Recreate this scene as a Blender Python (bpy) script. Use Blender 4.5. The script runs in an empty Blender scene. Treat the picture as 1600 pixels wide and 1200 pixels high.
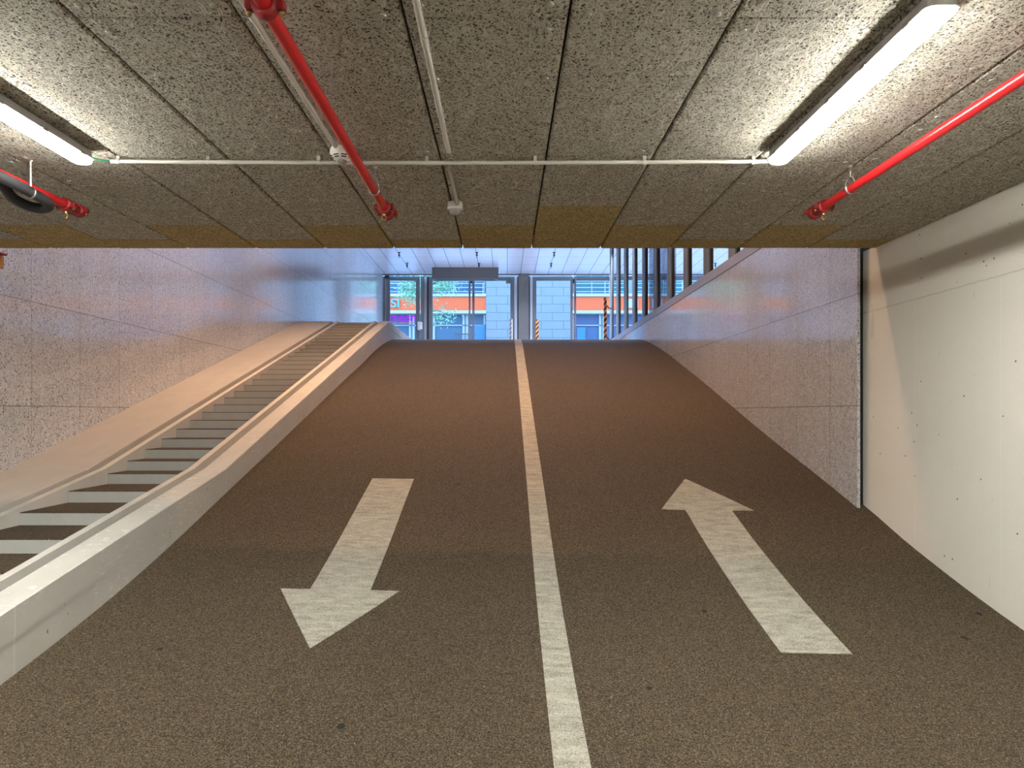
import bpy, math, random
from mathutils import Vector, Matrix
random.seed(7)
C = bpy.context.scene.collection
PI = math.pi

# ------------------------------------------------------------------ node helpers
def new_mat(name):
    m = bpy.data.materials.new(name); m.use_nodes = True
    nt = m.node_tree; nt.nodes.clear()
    out = nt.nodes.new('ShaderNodeOutputMaterial')
    return m, nt, out
class N:
    """small wrapper so that node graphs read like expressions"""
    def __init__(s, nt): s.nt = nt
    def node(s, typ, **kw):
        n = s.nt.nodes.new(typ)
        for k, v in kw.items(): setattr(n, k, v)
        return n
    def link(s, a, b): s.nt.links.new(a, b)
    def put(s, sock, v):
        if hasattr(v, 'links') or isinstance(v, bpy.types.NodeSocket): s.nt.links.new(v, sock)
        else: sock.default_value = v
    def math(s, op, a, b=None, c=None, clamp=False):
        n = s.node('ShaderNodeMath', operation=op, use_clamp=clamp)
        s.put(n.inputs[0], a)
        if b is not None: s.put(n.inputs[1], b)
        if c is not None: s.put(n.inputs[2], c)
        return n.outputs[0]
    def pos(s):
        return s.node('ShaderNodeTexCoord').outputs['Object']
    def sep(s, v):
        n = s.node('ShaderNodeSeparateXYZ'); s.put(n.inputs[0], v); return n.outputs
    def comb(s, x, y, z):
        n = s.node('ShaderNodeCombineXYZ')
        for i, q in enumerate((x, y, z)): s.put(n.inputs[i], q)
        return n.outputs[0]
    def mapping(s, v, loc=(0,0,0), rot=(0,0,0), scale=(1,1,1)):
        n = s.node('ShaderNodeMapping'); s.put(n.inputs[0], v)
        n.inputs['Location'].default_value = loc; n.inputs['Rotation'].default_value = rot; n.inputs['Scale'].default_value = scale
        return n.outputs[0]
    def noise(s, v, scale, detail=2, rough=.5, dist=0):
        n = s.node('ShaderNodeTexNoise'); s.put(n.inputs['Vector'], v)
        n.inputs['Scale'].default_value = scale; n.inputs['Detail'].default_value = detail
        n.inputs['Roughness'].default_value = rough; n.inputs['Distortion'].default_value = dist
        return n.outputs['Fac']
    def voro(s, v, scale, feature='F1'):
        n = s.node('ShaderNodeTexVoronoi', feature=feature); s.put(n.inputs['Vector'], v); n.inputs['Scale'].default_value = scale
        return n.outputs
    def ramp(s, f, stops, interp='LINEAR'):
        n = s.node('ShaderNodeValToRGB'); s.put(n.inputs[0], f); cr = n.color_ramp; cr.interpolation = interp
        while len(cr.elements) < len(stops): cr.elements.new(.5)
        for e, (p, c) in zip(cr.elements, stops):
            e.position = p; e.color = (*c, 1) if len(c) == 3 else c
        return n.outputs[0]
    def mix(s, f, a, b, blend='MIX'):
        n = s.node('ShaderNodeMix', data_type='RGBA', blend_type=blend)
        s.put(n.inputs[0], f)
        for i, q in ((6, a), (7, b)):
            if isinstance(q, tuple): n.inputs[i].default_value = (*q, 1) if len(q) == 3 else q
            else: s.link(q, n.inputs[i])
        return n.outputs[2]
    def bump(s, h, strength=.5, dist=.01):
        n = s.node('ShaderNodeBump'); s.put(n.inputs['Height'], h)
        n.inputs['Strength'].default_value = strength; n.inputs['Distance'].default_value = dist
        return n.outputs[0]
    def bsdf(s, col, rough=.6, metal=0, normal=None, spec=.5):
        n = s.node('ShaderNodeBsdfPrincipled')
        if isinstance(col, tuple): n.inputs['Base Color'].default_value = (*col, 1)
        else: s.link(col, n.inputs['Base Color'])
        s.put(n.inputs['Roughness'], rough); s.put(n.inputs['Metallic'], metal)
        n.inputs['Specular IOR Level'].default_value = spec
        if normal is not None: s.link(normal, n.inputs['Normal'])
        return n
    def line(s, coord, start, pitch, half):
        """1 on thin lines at start + k*pitch, else 0"""
        t = s.math('MODULO', s.math('ADD', s.math('SUBTRACT', coord, start - pitch/2), pitch*200), pitch)
        return s.math('LESS_THAN', s.math('ABSOLUTE', s.math('SUBTRACT', t, pitch/2)), half)
def finish(nt, out, b): nt.links.new(b.outputs[0], out.inputs[0])

def simple(name, col, rough=.5, metal=0, spec=.5, var=.08, scale=25):
    m, nt, out = new_mat(name); n = N(nt)
    f = n.noise(n.pos(), scale, 3)
    c = n.mix(f, tuple(x*(1-var) for x in col), tuple(min(1, x*(1+var)) for x in col))
    finish(nt, out, n.bsdf(c, rough, metal, spec=spec)); return m

def wood_wool(name, dark, mid, light):
    """flat curled wood shavings: light strands over a mid tone, small dark gaps between them"""
    m, nt, out = new_mat(name); n = N(nt); p = n.pos()
    lines = None
    for i, (sc, rx, w) in enumerate(((17, .3, .017), (22, 1.4, .02), (19, 2.3, .018), (15, 4.1, .016), (25, 5.3, .022))):
        v = n.mapping(p, loc=(i*3.7, i*1.9, i*5.1), rot=(0, 0, rx), scale=(1, .55, .4))
        f = n.noise(v, sc, .7, .35, .8)
        r = n.math('ABSOLUTE', n.math('SUBTRACT', f, .5))
        g = n.math('SUBTRACT', 1.0, n.math('DIVIDE', r, w), clamp=True)
        g = n.math('MULTIPLY', g, .70 + .06*i)
        lines = g if lines is None else n.math('MAXIMUM', lines, g)
    pit = n.noise(n.mapping(p, loc=(5, 2, 1)), 95, 1.5, .6, .6)
    pits = n.math('MULTIPLY', n.math('SUBTRACT', pit, .52), 8.0, clamp=True)
    big = n.noise(p, 2.2, 3)
    h = n.math('SUBTRACT', n.math('ADD', .45, n.math('MULTIPLY', lines, .55)), n.math('MULTIPLY', n.math('MULTIPLY', pits, n.math('SUBTRACT', 1.15, lines)), .5))
    col = n.ramp(h, [(.05, dark), (.40, mid), (.55, tuple(a*.65+b*.35 for a, b in zip(mid, light))), (.95, light)])
    col = n.mix(n.math('MULTIPLY', big, .16), col, (.5, .46, .38), 'MULTIPLY')
    finish(nt, out, n.bsdf(col, .92, normal=n.bump(h, 1.0, .008), spec=.15)); return m

def terrazzo(name, y0, zs=1.714, pitch=.805):
    m, nt, out = new_mat(name); n = N(nt); p = n.pos(); x, y, z = n.sep(p)
    v = n.mapping(p, scale=(1, 1, .8))
    a = n.voro(v, 62); b = n.voro(n.mapping(p, loc=(3, 7, 1)), 105)
    ra = n.sep(a['Color'])[0]; rb = n.sep(b['Color'])[1]
    col = n.ramp(n.sep(a['Color'])[2], [(0, (.50, .515, .545)), (.4, (.565, .582, .62)), (.75, (.63, .647, .685)), (1, (.74, .755, .79))])
    dark = n.math('MULTIPLY', n.math('LESS_THAN', ra, .155), n.math('LESS_THAN', a['Distance'], .36))
    dark2 = n.math('MULTIPLY', n.math('LESS_THAN', rb, .13), n.math('LESS_THAN', b['Distance'], .45))
    white = n.math('MULTIPLY', n.math('GREATER_THAN', rb, .86), n.math('LESS_THAN', b['Distance'], .5))
    col = n.mix(dark, col, (.075, .066, .062)); col = n.mix(dark2, col, (.19, .17, .16)); col = n.mix(white, col, (.78, .76, .74))
    # each panel a little different, thin dark joints
    iy = n.math('FLOOR', n.math('DIVIDE', n.math('SUBTRACT', y, y0), pitch)); iz = n.math('FLOOR', n.math('SUBTRACT', z, zs))
    wn = n.node('ShaderNodeTexWhiteNoise', noise_dimensions='3D'); n.link(n.comb(iy, iz, 0.0), wn.inputs[0])
    pv = n.math('ADD', n.math('MULTIPLY', wn.outputs[0], .12), .90)
    st = n.noise(n.mapping(p, scale=(1, 9, .5)), 2.0, 3)
    pv = n.math('MULTIPLY', pv, n.math('ADD', n.math('MULTIPLY', st, .14), .93))
    sc = n.node('ShaderNodeVectorMath', operation='SCALE'); n.link(col, sc.inputs[0]); n.link(pv, sc.inputs['Scale'])
    j = n.math('MAXIMUM', n.line(z, zs, 1.0, .0045), n.line(y, y0, pitch, .0035))
    col = n.mix(n.math('MULTIPLY', j, .7), sc.outputs[0], (.10, .09, .085))
    ro = n.math('ADD', n.math('MULTIPLY', n.math('POWER', n.sep(b['Color'])[2], 1.5), .38), .13)
    ro = n.math('ADD', ro, n.math('MULTIPLY', st, .10))
    b2 = b; b = n.bsdf(col, ro, normal=n.bump(n.math('ADD', n.sep(b['Color'])[0], n.math('MULTIPLY', j, -2.0)), .05, .002), spec=.5)
    b.inputs['Coat Weight'].default_value = .95; b.inputs['Coat Roughness'].default_value = .085; b.inputs['Coat IOR'].default_value = 1.6
    n.link(n.bump(n.sep(b2['Color'])[1], .035, .002), b.inputs['Coat Normal']); finish(nt, out, b); return m

def asphalt(name):
    m, nt, out = new_mat(name); n = N(nt); p = n.pos()
    g = n.noise(p, 140, 1, .6); g2 = n.noise(p, 60, 3, .7); big = n.noise(p, .9, 4, .6)
    vs = n.voro(p, 120)
    spark = n.math('MULTIPLY', n.math('LESS_THAN', n.sep(vs['Color'])[0], .0012), n.math('LESS_THAN', vs['Distance'], .3))
    blot = n.voro(n.mapping(p, scale=(1, .75, 1)), 2.0)
    bl = n.math('MULTIPLY', n.math('LESS_THAN', n.math('ADD', blot['Distance'], n.math('MULTIPLY', n.noise(p, 40, 2), .05)), .062), n.math('LESS_THAN', n.sep(blot['Color'])[0], .85))
    f = n.math('ADD', n.math('MULTIPLY', g, .65), n.math('MULTIPLY', g2, .35))
    col = n.ramp(f, [(.36, (.014, .0105, .006)), (.5, (.067, .050, .031)), (.66, (.19, .152, .102))])
    col = n.mix(n.math('MULTIPLY', big, .5), col, (.62, .58, .54), 'MULTIPLY')
    col = n.mix(bl, col, (.014, .013, .012)); col = n.mix(spark, col, (.6, .58, .55))
    finish(nt, out, n.bsdf(col, .72, normal=n.bump(f, .8, .008), spec=.18)); return m

def floor_paint(name):
    m, nt, out = new_mat(name); n = N(nt); p = n.pos()
    g = n.noise(p, 130, 2, .7); big = n.noise(n.mapping(p, scale=(.7, 2.4, 1)), 9, 5, .7)
    f = n.math('ADD', n.math('MULTIPLY', g, .6), n.math('MULTIPLY', big, .4))
    col = n.ramp(f, [(.36, (.13, .122, .10)), (.5, (.335, .318, .268)), (.62, (.47, .445, .38))])
    finish(nt, out, n.bsdf(col, .75, normal=n.bump(g, .4, .004), spec=.3)); return m

def wall_concrete(name):
    m, nt, out = new_mat(name); n = N(nt); p = n.pos(); x, y, z = n.sep(p)
    big = n.noise(p, 1.6, 5, .6); fine = n.noise(p, 45, 3)
    col = n.mix(big, (.74, .715, .645), (.84, .815, .75))
    col = n.mix(n.math('MULTIPLY', fine, .12), col, (.45, .44, .41))
    v = n.voro(p, 7.5); v2 = n.voro(n.mapping(p, loc=(2, 5, 8)), 22)
    pit = n.math('MULTIPLY', n.math('LESS_THAN', v['Distance'], .055), n.math('LESS_THAN', n.sep(v['Color'])[0], .55))
    pit2 = n.math('MULTIPLY', n.math('LESS_THAN', v2['Distance'], .09), n.math('LESS_THAN', n.sep(v2['Color'])[0], .12))
    pits = n.math('MAXIMUM', pit, pit2)
    below = n.math('LESS_THAN', z, 2.54)
    vl = n.math('MULTIPLY', n.line(y, 5.81, 1.0, .008), below)
    hl = n.math('LESS_THAN', n.math('ABSOLUTE', n.math('SUBTRACT', z, n.math('ADD', 2.54, n.math('MULTIPLY', n.noise(p, 9, 2), .015)))), .006)
    col = n.mix(n.math('MULTIPLY', vl, .5), col, (.80, .79, .74)); col = n.mix(n.math('MULTIPLY', hl, .45), col, (.48, .46, .42))
    smear = n.noise(n.mapping(p, scale=(1, 1, .35)), 5, 4, .7)
    col = n.mix(n.math('MULTIPLY', n.math('GREATER_THAN', smear, .66), .35), col, (.50, .48, .43))
    col = n.mix(pits, col, (.17, .15, .13))
    finish(nt, out, n.bsdf(col, .8, normal=n.bump(n.math('ADD', fine, n.math('MULTIPLY', pits, -3.0)), .15, .004), spec=.25)); return m

def kerb_concrete(name, col0=(.52, .50, .465), scuff=False):
    m, nt, out = new_mat(name); n = N(nt); p = n.pos(); x, y, z = n.sep(p)
    big = n.noise(n.mapping(p, scale=(3, 1, 2)), 2.2, 5, .65); fine = n.noise(p, 60, 3)
    col = n.mix(big, tuple(c*.84 for c in col0), tuple(c*1.14 for c in col0))
    col = n.mix(n.math('MULTIPLY', fine, .14), col, (.3, .29, .27))
    seam = n.line(y, 3.83, 2.9, .006)
    col = n.mix(n.math('MULTIPLY', seam, .35), col, (.75, .73, .69))
    if scuff:
        s = n.noise(n.mapping(p, scale=(1, 1.2, 7)), 9, 3, .7); s2 = n.noise(n.mapping(p, loc=(4, 2, 0)), 1.3, 2)
        mk = n.math('MULTIPLY', n.math('GREATER_THAN', s, .60), n.math('GREATER_THAN', s2, .51))
        col = n.mix(n.math('MULTIPLY', mk, .55), col, (.74, .74, .71))
        k = n.noise(n.mapping(p, scale=(1, 5, 2)), 8, 2); k2 = n.noise(n.mapping(p, loc=(9, 0, 3)), 2.3, 2)
        mk2 = n.math('MULTIPLY', n.math('GREATER_THAN', k, .70), n.math('GREATER_THAN', k2, .55))
        col = n.mix(n.math('MULTIPLY', mk2, .8), col, (.12, .11, .10))
    finish(nt, out, n.bsdf(col, .62, normal=n.bump(fine, .1, .003), spec=.35)); return m

def lobby_metal(name):
    m, nt, out = new_mat(name); n = N(nt); p = n.pos(); x, y, z = n.sep(p)
    j = n.math('MAXIMUM', n.line(x, .08, .5, .010), n.math('MULTIPLY', n.line(y, 23.0, 1.2, .012), .6))
    col = n.mix(j, (.66, .655, .72), (.09, .10, .12))
    finish(nt, out, n.bsdf(col, .34, .25)); return m

def ashlar(name, zrow0, row=.45, bl=1.2):
    m, nt, out = new_mat(name); n = N(nt); p = n.pos(); x, y, z = n.sep(p)
    r = n.math('FLOOR', n.math('DIVIDE', n.math('SUBTRACT', z, zrow0), row))
    sh = n.math('MULTIPLY', n.math('MODULO', n.math('ADD', r, 100.0), 2.0), bl/2)
    xs = n.math('ADD', x, sh)
    j = n.math('MAXIMUM', n.line(z, zrow0, row, .012), n.line(xs, -.45, bl, .012))
    col = n.mix(n.noise(p, 3, 4), (.215, .22, .22), (.25, .255, .255))
    col = n.mix(j, col, (.10, .105, .115))
    finish(nt, out, n.bsdf(col, .8, spec=.2)); return m

def stripes(name, a, b, pitch=.16):
    m, nt, out = new_mat(name); n = N(nt); p = n.pos(); x, y, z = n.sep(p)
    t = n.math('ADD', z, n.math('MULTIPLY', x, -1.1))
    f = n.math('LESS_THAN', n.math('MODULO', n.math('ADD', t, 100.0), pitch), pitch*.5)
    finish(nt, out, n.bsdf(n.mix(f, a, b), .45)); return m

def emit(name, col, s):
    m, nt, out = new_mat(name); n = N(nt)
    e = n.node('ShaderNodeEmission'); e.inputs[0].default_value = (*col, 1); e.inputs[1].default_value = s
    finish(nt, out, e); return m

def clear_glass(name, tint=(.93, .96, .97), f0=.06):
    m, nt, out = new_mat(name); n = N(nt)
    t = n.node('ShaderNodeBsdfTransparent'); t.inputs[0].default_value = (*tint, 1)
    g = n.node('ShaderNodeBsdfGlossy'); g.inputs['Roughness'].default_value = .18
    fr = n.node('ShaderNodeLayerWeight'); fr.inputs[0].default_value = .25
    mx = n.node('ShaderNodeMixShader'); n.put(mx.inputs[0], n.math('ADD', n.math('MULTIPLY', fr.outputs['Fresnel'], .35), f0*.3, clamp=True))
    n.link(t.outputs[0], mx.inputs[1]); n.link(g.outputs[0], mx.inputs[2]); n.link(mx.outputs[0], out.inputs[0]); return m

M = dict(
    wool=wood_wool('painted wood wool', (.075, .066, .05), (.62, .58, .48), (.92, .89, .80)),
    wool_raw=wood_wool('raw wood wool', (.14, .10, .035), (.62, .49, .23), (.78, .64, .36)),
    gap=simple('dark joint', (.02, .019, .017), .9),
    cap=simple('screw cap grey', (.50, .48, .43), .6),
    terrazzo_l=terrazzo('polished terrazzo left', 8.65), terrazzo_r=terrazzo('polished terrazzo right', 10.36),
    asphalt=asphalt('dark coated asphalt'), paint=floor_paint('worn cream floor paint'),
    wall=wall_concrete('pale cast concrete'),
    kerb=kerb_concrete('smooth grey concrete', (.60, .575, .53)), kerb_s=kerb_concrete('scuffed grey concrete', (.56, .54, .50), True),
    slab=kerb_concrete('smooth pale concrete', (.50, .475, .44)),
    riser=kerb_concrete('grey painted riser', (.44, .44, .42), False),
    red=simple('red gloss paint', (.50, .012, .016), .28, var=.05), darkred=simple('dark red casting', (.26, .010, .014), .4),
    brass=simple('brass', (.42, .30, .13), .4, 1.0), steel=simple('zinc steel', (.45, .44, .42), .45, 1.0),
    pvc=simple('white pvc', (.60, .575, .52), .4, var=.04), white=simple('white plastic', (.74, .71, .66), .4, var=.03),
    dome=simple('grey translucent dome', (.33, .31, .29), .3), slot=simple('black slot', (.02, .02, .02), .6),
    rubber=simple('black foam insulation', (.022, .023, .026), .6), green=simple('green cable', (.012, .10, .045), .5),
    housing=simple('light grey lamp housing', (.60, .58, .555), .4, var=.03),
    lamp=emit('lamp diffuser', (1.0, .98, .89), 170.0),
    alu=simple('grey powder coated frame', (.105, .107, .11), .45, var=.06), alu_l=simple('light grey frame', (.50, .52, .54), .4),
    black=simple('black gasket', (.012, .012, .014), .7),
    fin=simple('olive grey metal post', (.17, .195, .19), .5, var=.06), fin_unlit=simple('post metal painted in shade', (.025, .03, .032), .6), capm=simple('lilac grey metal capping', (.37, .385, .47), .38, var=.04),
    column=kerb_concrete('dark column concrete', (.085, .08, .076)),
    lobby=lobby_metal('lobby metal ceiling'), box=simple('dark grey sheet metal', (.07, .067, .068), .6),
    glass=clear_glass('clear door glass'),
    orange_black=stripes('orange and black stripes', (.75, .22, .03), (.012, .012, .012)),
    grey_white=stripes('grey and pale stripes', (.05, .05, .055), (.15, .15, .155)),
    stone=ashlar('grey ashlar stone', 5.24), render=simple('pale render', (.40, .41, .41), .8), orange=simple('orange sign panel', (.74, .125, .045), .6, var=.03, spec=.1),
    pane=simple('dark blue window glass', (.055, .115, .17), .5, spec=.3), pane2=simple('green blue window glass', (.05, .16, .17), .5, spec=.3),
    mullion=simple('white window frame', (.36, .38, .40), .5), letter=simple('pale blue lettering', (.13, .27, .31), .5),
    neon=emit('purple lit lettering', (.36, .03, .85), 1.2), neon2=emit('pink lit lettering', (1.0, .45, .75), .6),
    shopdark=simple('dark blue shopfront', (.06, .09, .17), .6), bluebox=simple('blue panel', (.03, .16, .42), .5),
    leaf=simple('pale green leaves', (.21, .37, .20), .6, var=.5, scale=9), bark=simple('grey bark', (.10, .08, .06), .9),
    street=simple('pale street paving', (.48, .48, .47), .9), lobbyfloor=simple('pale polished floor', (.62, .61, .60), .35), ochre=simple('orange brown panel', (.42, .20, .06), .6),
)

# ------------------------------------------------------------------ mesh helpers
class MB:
    def __init__(s): s.v = []; s.f = []; s.mi = []; s.sm = []
    def add(s, vs, fs, mi=0, smooth=False):
        o = len(s.v); s.v += [tuple(v) for v in vs]
        for f in fs: s.f.append(tuple(i+o for i in f)); s.mi.append(mi); s.sm.append(smooth)
        return s
    def box(s, x0, x1, y0, y1, z0, z1, mi=0, bev=0):
        if bev <= 0:
            vs = [(x, y, z) for z in (z0, z1) for y in (y0, y1) for x in (x0, x1)]
            return s.add(vs, [(0,2,3,1), (4,5,7,6), (0,1,5,4), (2,6,7,3), (0,4,6,2), (1,3,7,5)], mi)
        b = bev; X = (x0, x1); Y = (y0, y1); Z = (z0, z1)
        vs = []; idx = {}
        for i in (0, 1):
            for j in (0, 1):
                for k in (0, 1):
                    sx, sy, sz = (1-2*i)*b, (1-2*j)*b, (1-2*k)*b
                    for a, d in enumerate(((0, sy, sz), (sx, 0, sz), (sx, sy, 0))):
                        idx[i, j, k, a] = len(vs); vs.append((X[i]+d[0], Y[j]+d[1], Z[k]+d[2]))
        fs = []
        for a in range(3):
            for e in (0, 1):
                q = []
                for u, w in ((0, 0), (1, 0), (1, 1), (0, 1)):
                    c = [0, 0, 0]; c[a] = e; c[(a+1) % 3] = u; c[(a+2) % 3] = w; q.append(idx[c[0], c[1], c[2], a])
                fs.append(tuple(q if e else q[::-1]))
        for a in range(3):
            b1, b2 = (a+1) % 3, (a+2) % 3
            for u in (0, 1):
                for w in (0, 1):
                    q = []
                    for e, ax in ((0, b1), (1, b1), (1, b2), (0, b2)):
                        c = [0, 0, 0]; c[a] = e; c[b1] = u; c[b2] = w; q.append(idx[c[0], c[1], c[2], ax])
                    fs.append(tuple(q if (u == w) else q[::-1]))
        for i in (0, 1):
            for j in (0, 1):
                for k in (0, 1):
                    q = [idx[i, j, k, a] for a in range(3)]; fs.append(tuple(q if (i+j+k) % 2 else q[::-1]))
        return s.add(vs, fs, mi)
    def tube(s, pts, r, n=16, mi=0, caps=True):
        """round tube along a polyline; r a number or a list"""
        pts = [Vector(p) for p in pts]; rs = r if isinstance(r, (list, tuple)) else [r]*len(pts)
        t0 = (pts[1]-pts[0]).normalized(); u = t0.orthogonal().normalized(); vs = []
        for i, p in enumerate(pts):
            t = ((pts[min(i+1, len(pts)-1)] - p).normalized() + (p - pts[max(i-1, 0)]).normalized()).normalized() if 0 < i < len(pts)-1 else ((pts[1]-pts[0]) if i == 0 else (pts[-1]-pts[-2])).normalized()
            u = (u - t*u.dot(t)).normalized(); w = t.cross(u)
            for k in range(n):
                a = 2*PI*k/n; vs.append(p + (u*math.cos(a) + w*math.sin(a))*rs[i])
        fs = [(i*n+k, i*n+(k+1) % n, (i+1)*n+(k+1) % n, (i+1)*n+k) for i in range(len(pts)-1) for k in range(n)]
        s.add(vs, fs, mi, True)
        if caps:
            o = len(pts)-1
            s.add(vs[:n], [tuple(range(n))[::-1]], mi); s.add(vs[o*n:], [tuple(range(n))], mi)
        return s
    def lathe(s, prof, c, n=24, mi=0, axis='z'):
        """prof: list of (radius, height) from top to bottom"""
        c = Vector(c); vs = []
        for r, h in prof:
            for k in range(n):
                a = 2*PI*k/n; q = Vector((r*math.cos(a), r*math.sin(a), h))
                if axis == 'y': q = Vector((q.x, q.z, q.y))
                if axis == 'x': q = Vector((q.z, q.x, q.y))
                vs.append(c+q)
        fs = [(i*n+k, i*n+(k+1) % n, (i+1)*n+(k+1) % n, (i+1)*n+k) for i in range(len(prof)-1) for k in range(n)]
        return s.add(vs, fs, mi, True)
    def sweep(s, ys, sec, mis=None):
        """closed section sec(y) -> [(x, z), ...] swept along y, capped"""
        S = [sec(y) for y in ys]; n = len(S[0]); vs = [(x, y, z) for y, q in zip(ys, S) for x, z in q]
        for i in range(len(ys)-1):
            for k in range(n):
                s.add([vs[i*n+k], vs[i*n+(k+1) % n], vs[(i+1)*n+(k+1) % n], vs[(i+1)*n+k]], [(0, 1, 2, 3)], mis[k] if mis else 0)
        s.add(vs[:n], [tuple(range(n))[::-1]], 0); s.add(vs[-n:], [tuple(range(n))], 0)
        return s
    def build(s, name, mats, parent=None, fix=False):
        me = bpy.data.meshes.new(name); me.from_pydata(s.v, [], s.f)
        for m in (mats if isinstance(mats, (list, tuple)) else [mats]): me.materials.append(m)
        me.polygons.foreach_set('material_index', s.mi); me.polygons.foreach_set('use_smooth', s.sm); me.update()
        import bmesh
        bm = bmesh.new(); bm.from_mesh(me)
        if fix: bmesh.ops.remove_doubles(bm, verts=bm.verts, dist=1e-5)
        bmesh.ops.recalc_face_normals(bm, faces=bm.faces); bm.to_mesh(me); bm.free()
        o = bpy.data.objects.new(name, me); C.objects.link(o)
        if parent:
            o.parent = parent; o.location = -Vector(parent.location)
        return o
def shift(o, v): o.location = Vector(o.location) + Vector(v)
def tag(o, label, cat, group=None, kind=None):
    o['label'] = label; o['category'] = cat
    if group: o['group'] = group
    if kind: o['kind'] = kind
    return o
def struct(o, label=None, cat=None):
    o['kind'] = 'structure'
    if label: o['label'] = label
    if cat: o['category'] = cat
    return o
def empty(name, loc, label, cat, group=None):
    o = bpy.data.objects.new(name, None); C.objects.link(o); o.location = loc; o.empty_display_size = .1
    return tag(o, label, cat, group)
def interp(pts, y):
    """monotone cubic through (y, z) points"""
    n = len(pts)
    if y <= pts[0][0]: return pts[0][1]
    if y >= pts[-1][0]: return pts[-1][1]
    d = [(pts[i+1][1]-pts[i][1])/(pts[i+1][0]-pts[i][0]) for i in range(n-1)]
    m = [d[0]] + [0 if d[i-1]*d[i] <= 0 else 2*d[i-1]*d[i]/(d[i-1]+d[i]) for i in range(1, n-1)] + [d[-1]]
    for i in range(n-1):
        if y <= pts[i+1][0]:
            h = pts[i+1][0]-pts[i][0]; t = (y-pts[i][0])/h
            return ((2*t**3-3*t*t+1)*pts[i][1] + (t**3-2*t*t+t)*h*m[i] + (-2*t**3+3*t*t)*pts[i+1][1] + (t**3-t*t)*h*m[i+1])
def frange(a, b, st):
    n = max(1, int(round((b-a)/st))); return [a+(b-a)*i/n for i in range(n+1)]

# ------------------------------------------------------------------ levels and profiles (metres; the camera stands at x=0, y=0)
EYE = 1.65; CEIL = 3.087; EDGE = 6.43; LOB = 6.77; UP = 3.67; FAC = 27.4
XL = -4.53; XR = 3.24; XP = 3.15; XC = -2.55
PR = [(1, 0), (2.3, .012), (3.31, .085), (4.594, .292), (5.813, .575), (6.58, .80), (8.78, 1.36), (12.72, 2.405), (15.25, 3.02), (16.88, 3.32), (18.5, 3.475), (20.5, 3.56), (22.5, 3.60), (27.4, 3.61)]
PL = [(1, 0), (2.3, .085), (3.717, .27), (4.815, .457), (7.0, .981), (9.5, 1.61), (11.9, 2.219), (13.09, 2.51), (14.74, 2.935), (16.3, 3.25), (16.88, 3.33), (18.5, 3.475), (20.5, 3.56), (22.5, 3.60), (27.4, 3.61)]
def ramp_z(x, y):
    t = (x-XC)/(XP-XC); return interp(PL, y)*(1-t) + interp(PR, y)*t
KY, KZ = 6.733, EYE-.509
def P(y):
    if y <= KY: return max(0.0, KZ - .1704*(KY-y))
    return min(UP, KZ + .266*(y-KY))
YT = KY + (UP-KZ)/.266

# ------------------------------------------------------------------ floor and ramp
mb = MB(); ys = frange(-6, 28.0, .2); xs = frange(XC-.02, XR+.02, .6)
vs = [(x, y, ramp_z(x, y)) for y in ys for x in xs]; nx = len(xs)
for lo, hi, mi in ((0, 131, 0), (131, len(ys)-1, 1)):  # hidden far end made pale to bounce light up to the lobby ceiling
    mb.add(vs[lo*nx:(hi+1)*nx], [(i*nx+k, i*nx+k+1, (i+1)*nx+k+1, (i+1)*nx+k) for i in range(hi-lo) for k in range(nx-1)], mi, True)
mb.box(-12, XC-.02, -6, -.02, -.05, 0.0)
struct(mb.build('floor', [M['asphalt'], M['lobbyfloor']], fix=True), 'dark asphalt driveway climbing from the garage to the glass doors', 'ramp')
mb = MB(); mb.box(XL-.3, XC-.02, YT+.25, FAC+.4, UP-.3, UP-.004)
struct(mb.build('landing_floor', M['lobbyfloor']), 'pale landing at the top of the stair', 'floor')
mb = MB(); mb.box(XP+.26, 14, EDGE, FAC+.4, 3.35, 3.60)
struct(mb.build('upper_floor', M['lobbyfloor']), 'floor of the lobby behind the row of posts', 'floor')

# ------------------------------------------------------------------ painted markings (thin films lying on the ramp)
def film(name, rows, label, cat, group=None):
    """rows: list of (y, xl, xr)"""
    mb = MB(); t = .004
    vs = []; 
    for y, a, b in rows:
        for q in (0, t):
            vs += [(a, y, ramp_z(a, y)+q), (b, y, ramp_z(b, y)+q)]
    fs = []
    for i in range(len(rows)-1):
        o, p = i*4, i*4+4
        fs += [(o+2, o+3, p+3, p+2), (o, p, p+1, o+1), (o, o+2, p+2, p), (o+1, p+1, p+3, o+3)]
    e = (len(rows)-1)*4
    fs += [(0, 1, 3, 2), (e, e+2, e+3, e+1)]
    mb.add(vs, fs); return mb.build(name, M['paint'])
tag(film('lane_line', [(y, .29-.08, .29+.08) for y in frange(-1.5, 20.1, .2)], None, None),
    'long cream line down the middle of the ramp', 'floor marking')
F = 1150.0
def unproject(u, v):
    lo, hi = 2.0, 12.0
    for _ in range(60):
        y = (lo+hi)/2; x = (u-789)*y/F
        if EYE-(v-645)*y/F > ramp_z(x, y): lo = y
        else: hi = y
    return x, y
def arrow(tail_l, tail_r, neck_l, neck_r, barb_l, barb_r, tip):
    rows = []
    def seg(a, b, c, d, n, skip=False):
        for i in range(1 if skip else 0, n+1):
            t = i/n; rows.append((a[1]+(b[1]-a[1])*t, a[0]+(b[0]-a[0])*t, c[0]+(d[0]-c[0])*t))
    seg(tail_l, neck_l, tail_r, neck_r, 14)
    s = 1 if tip[1] > tail_l[1] else -1
    rows.append((neck_l[1]+.002*s, barb_l[0], barb_r[0]))
    b0 = (barb_l[0], neck_l[1]+.002*s); b1 = (barb_r[0], neck_l[1]+.002*s)
    seg(b0, (tip[0]-.004, tip[1]), b1, (tip[0]+.004, tip[1]), 10, True)
    return rows
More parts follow.
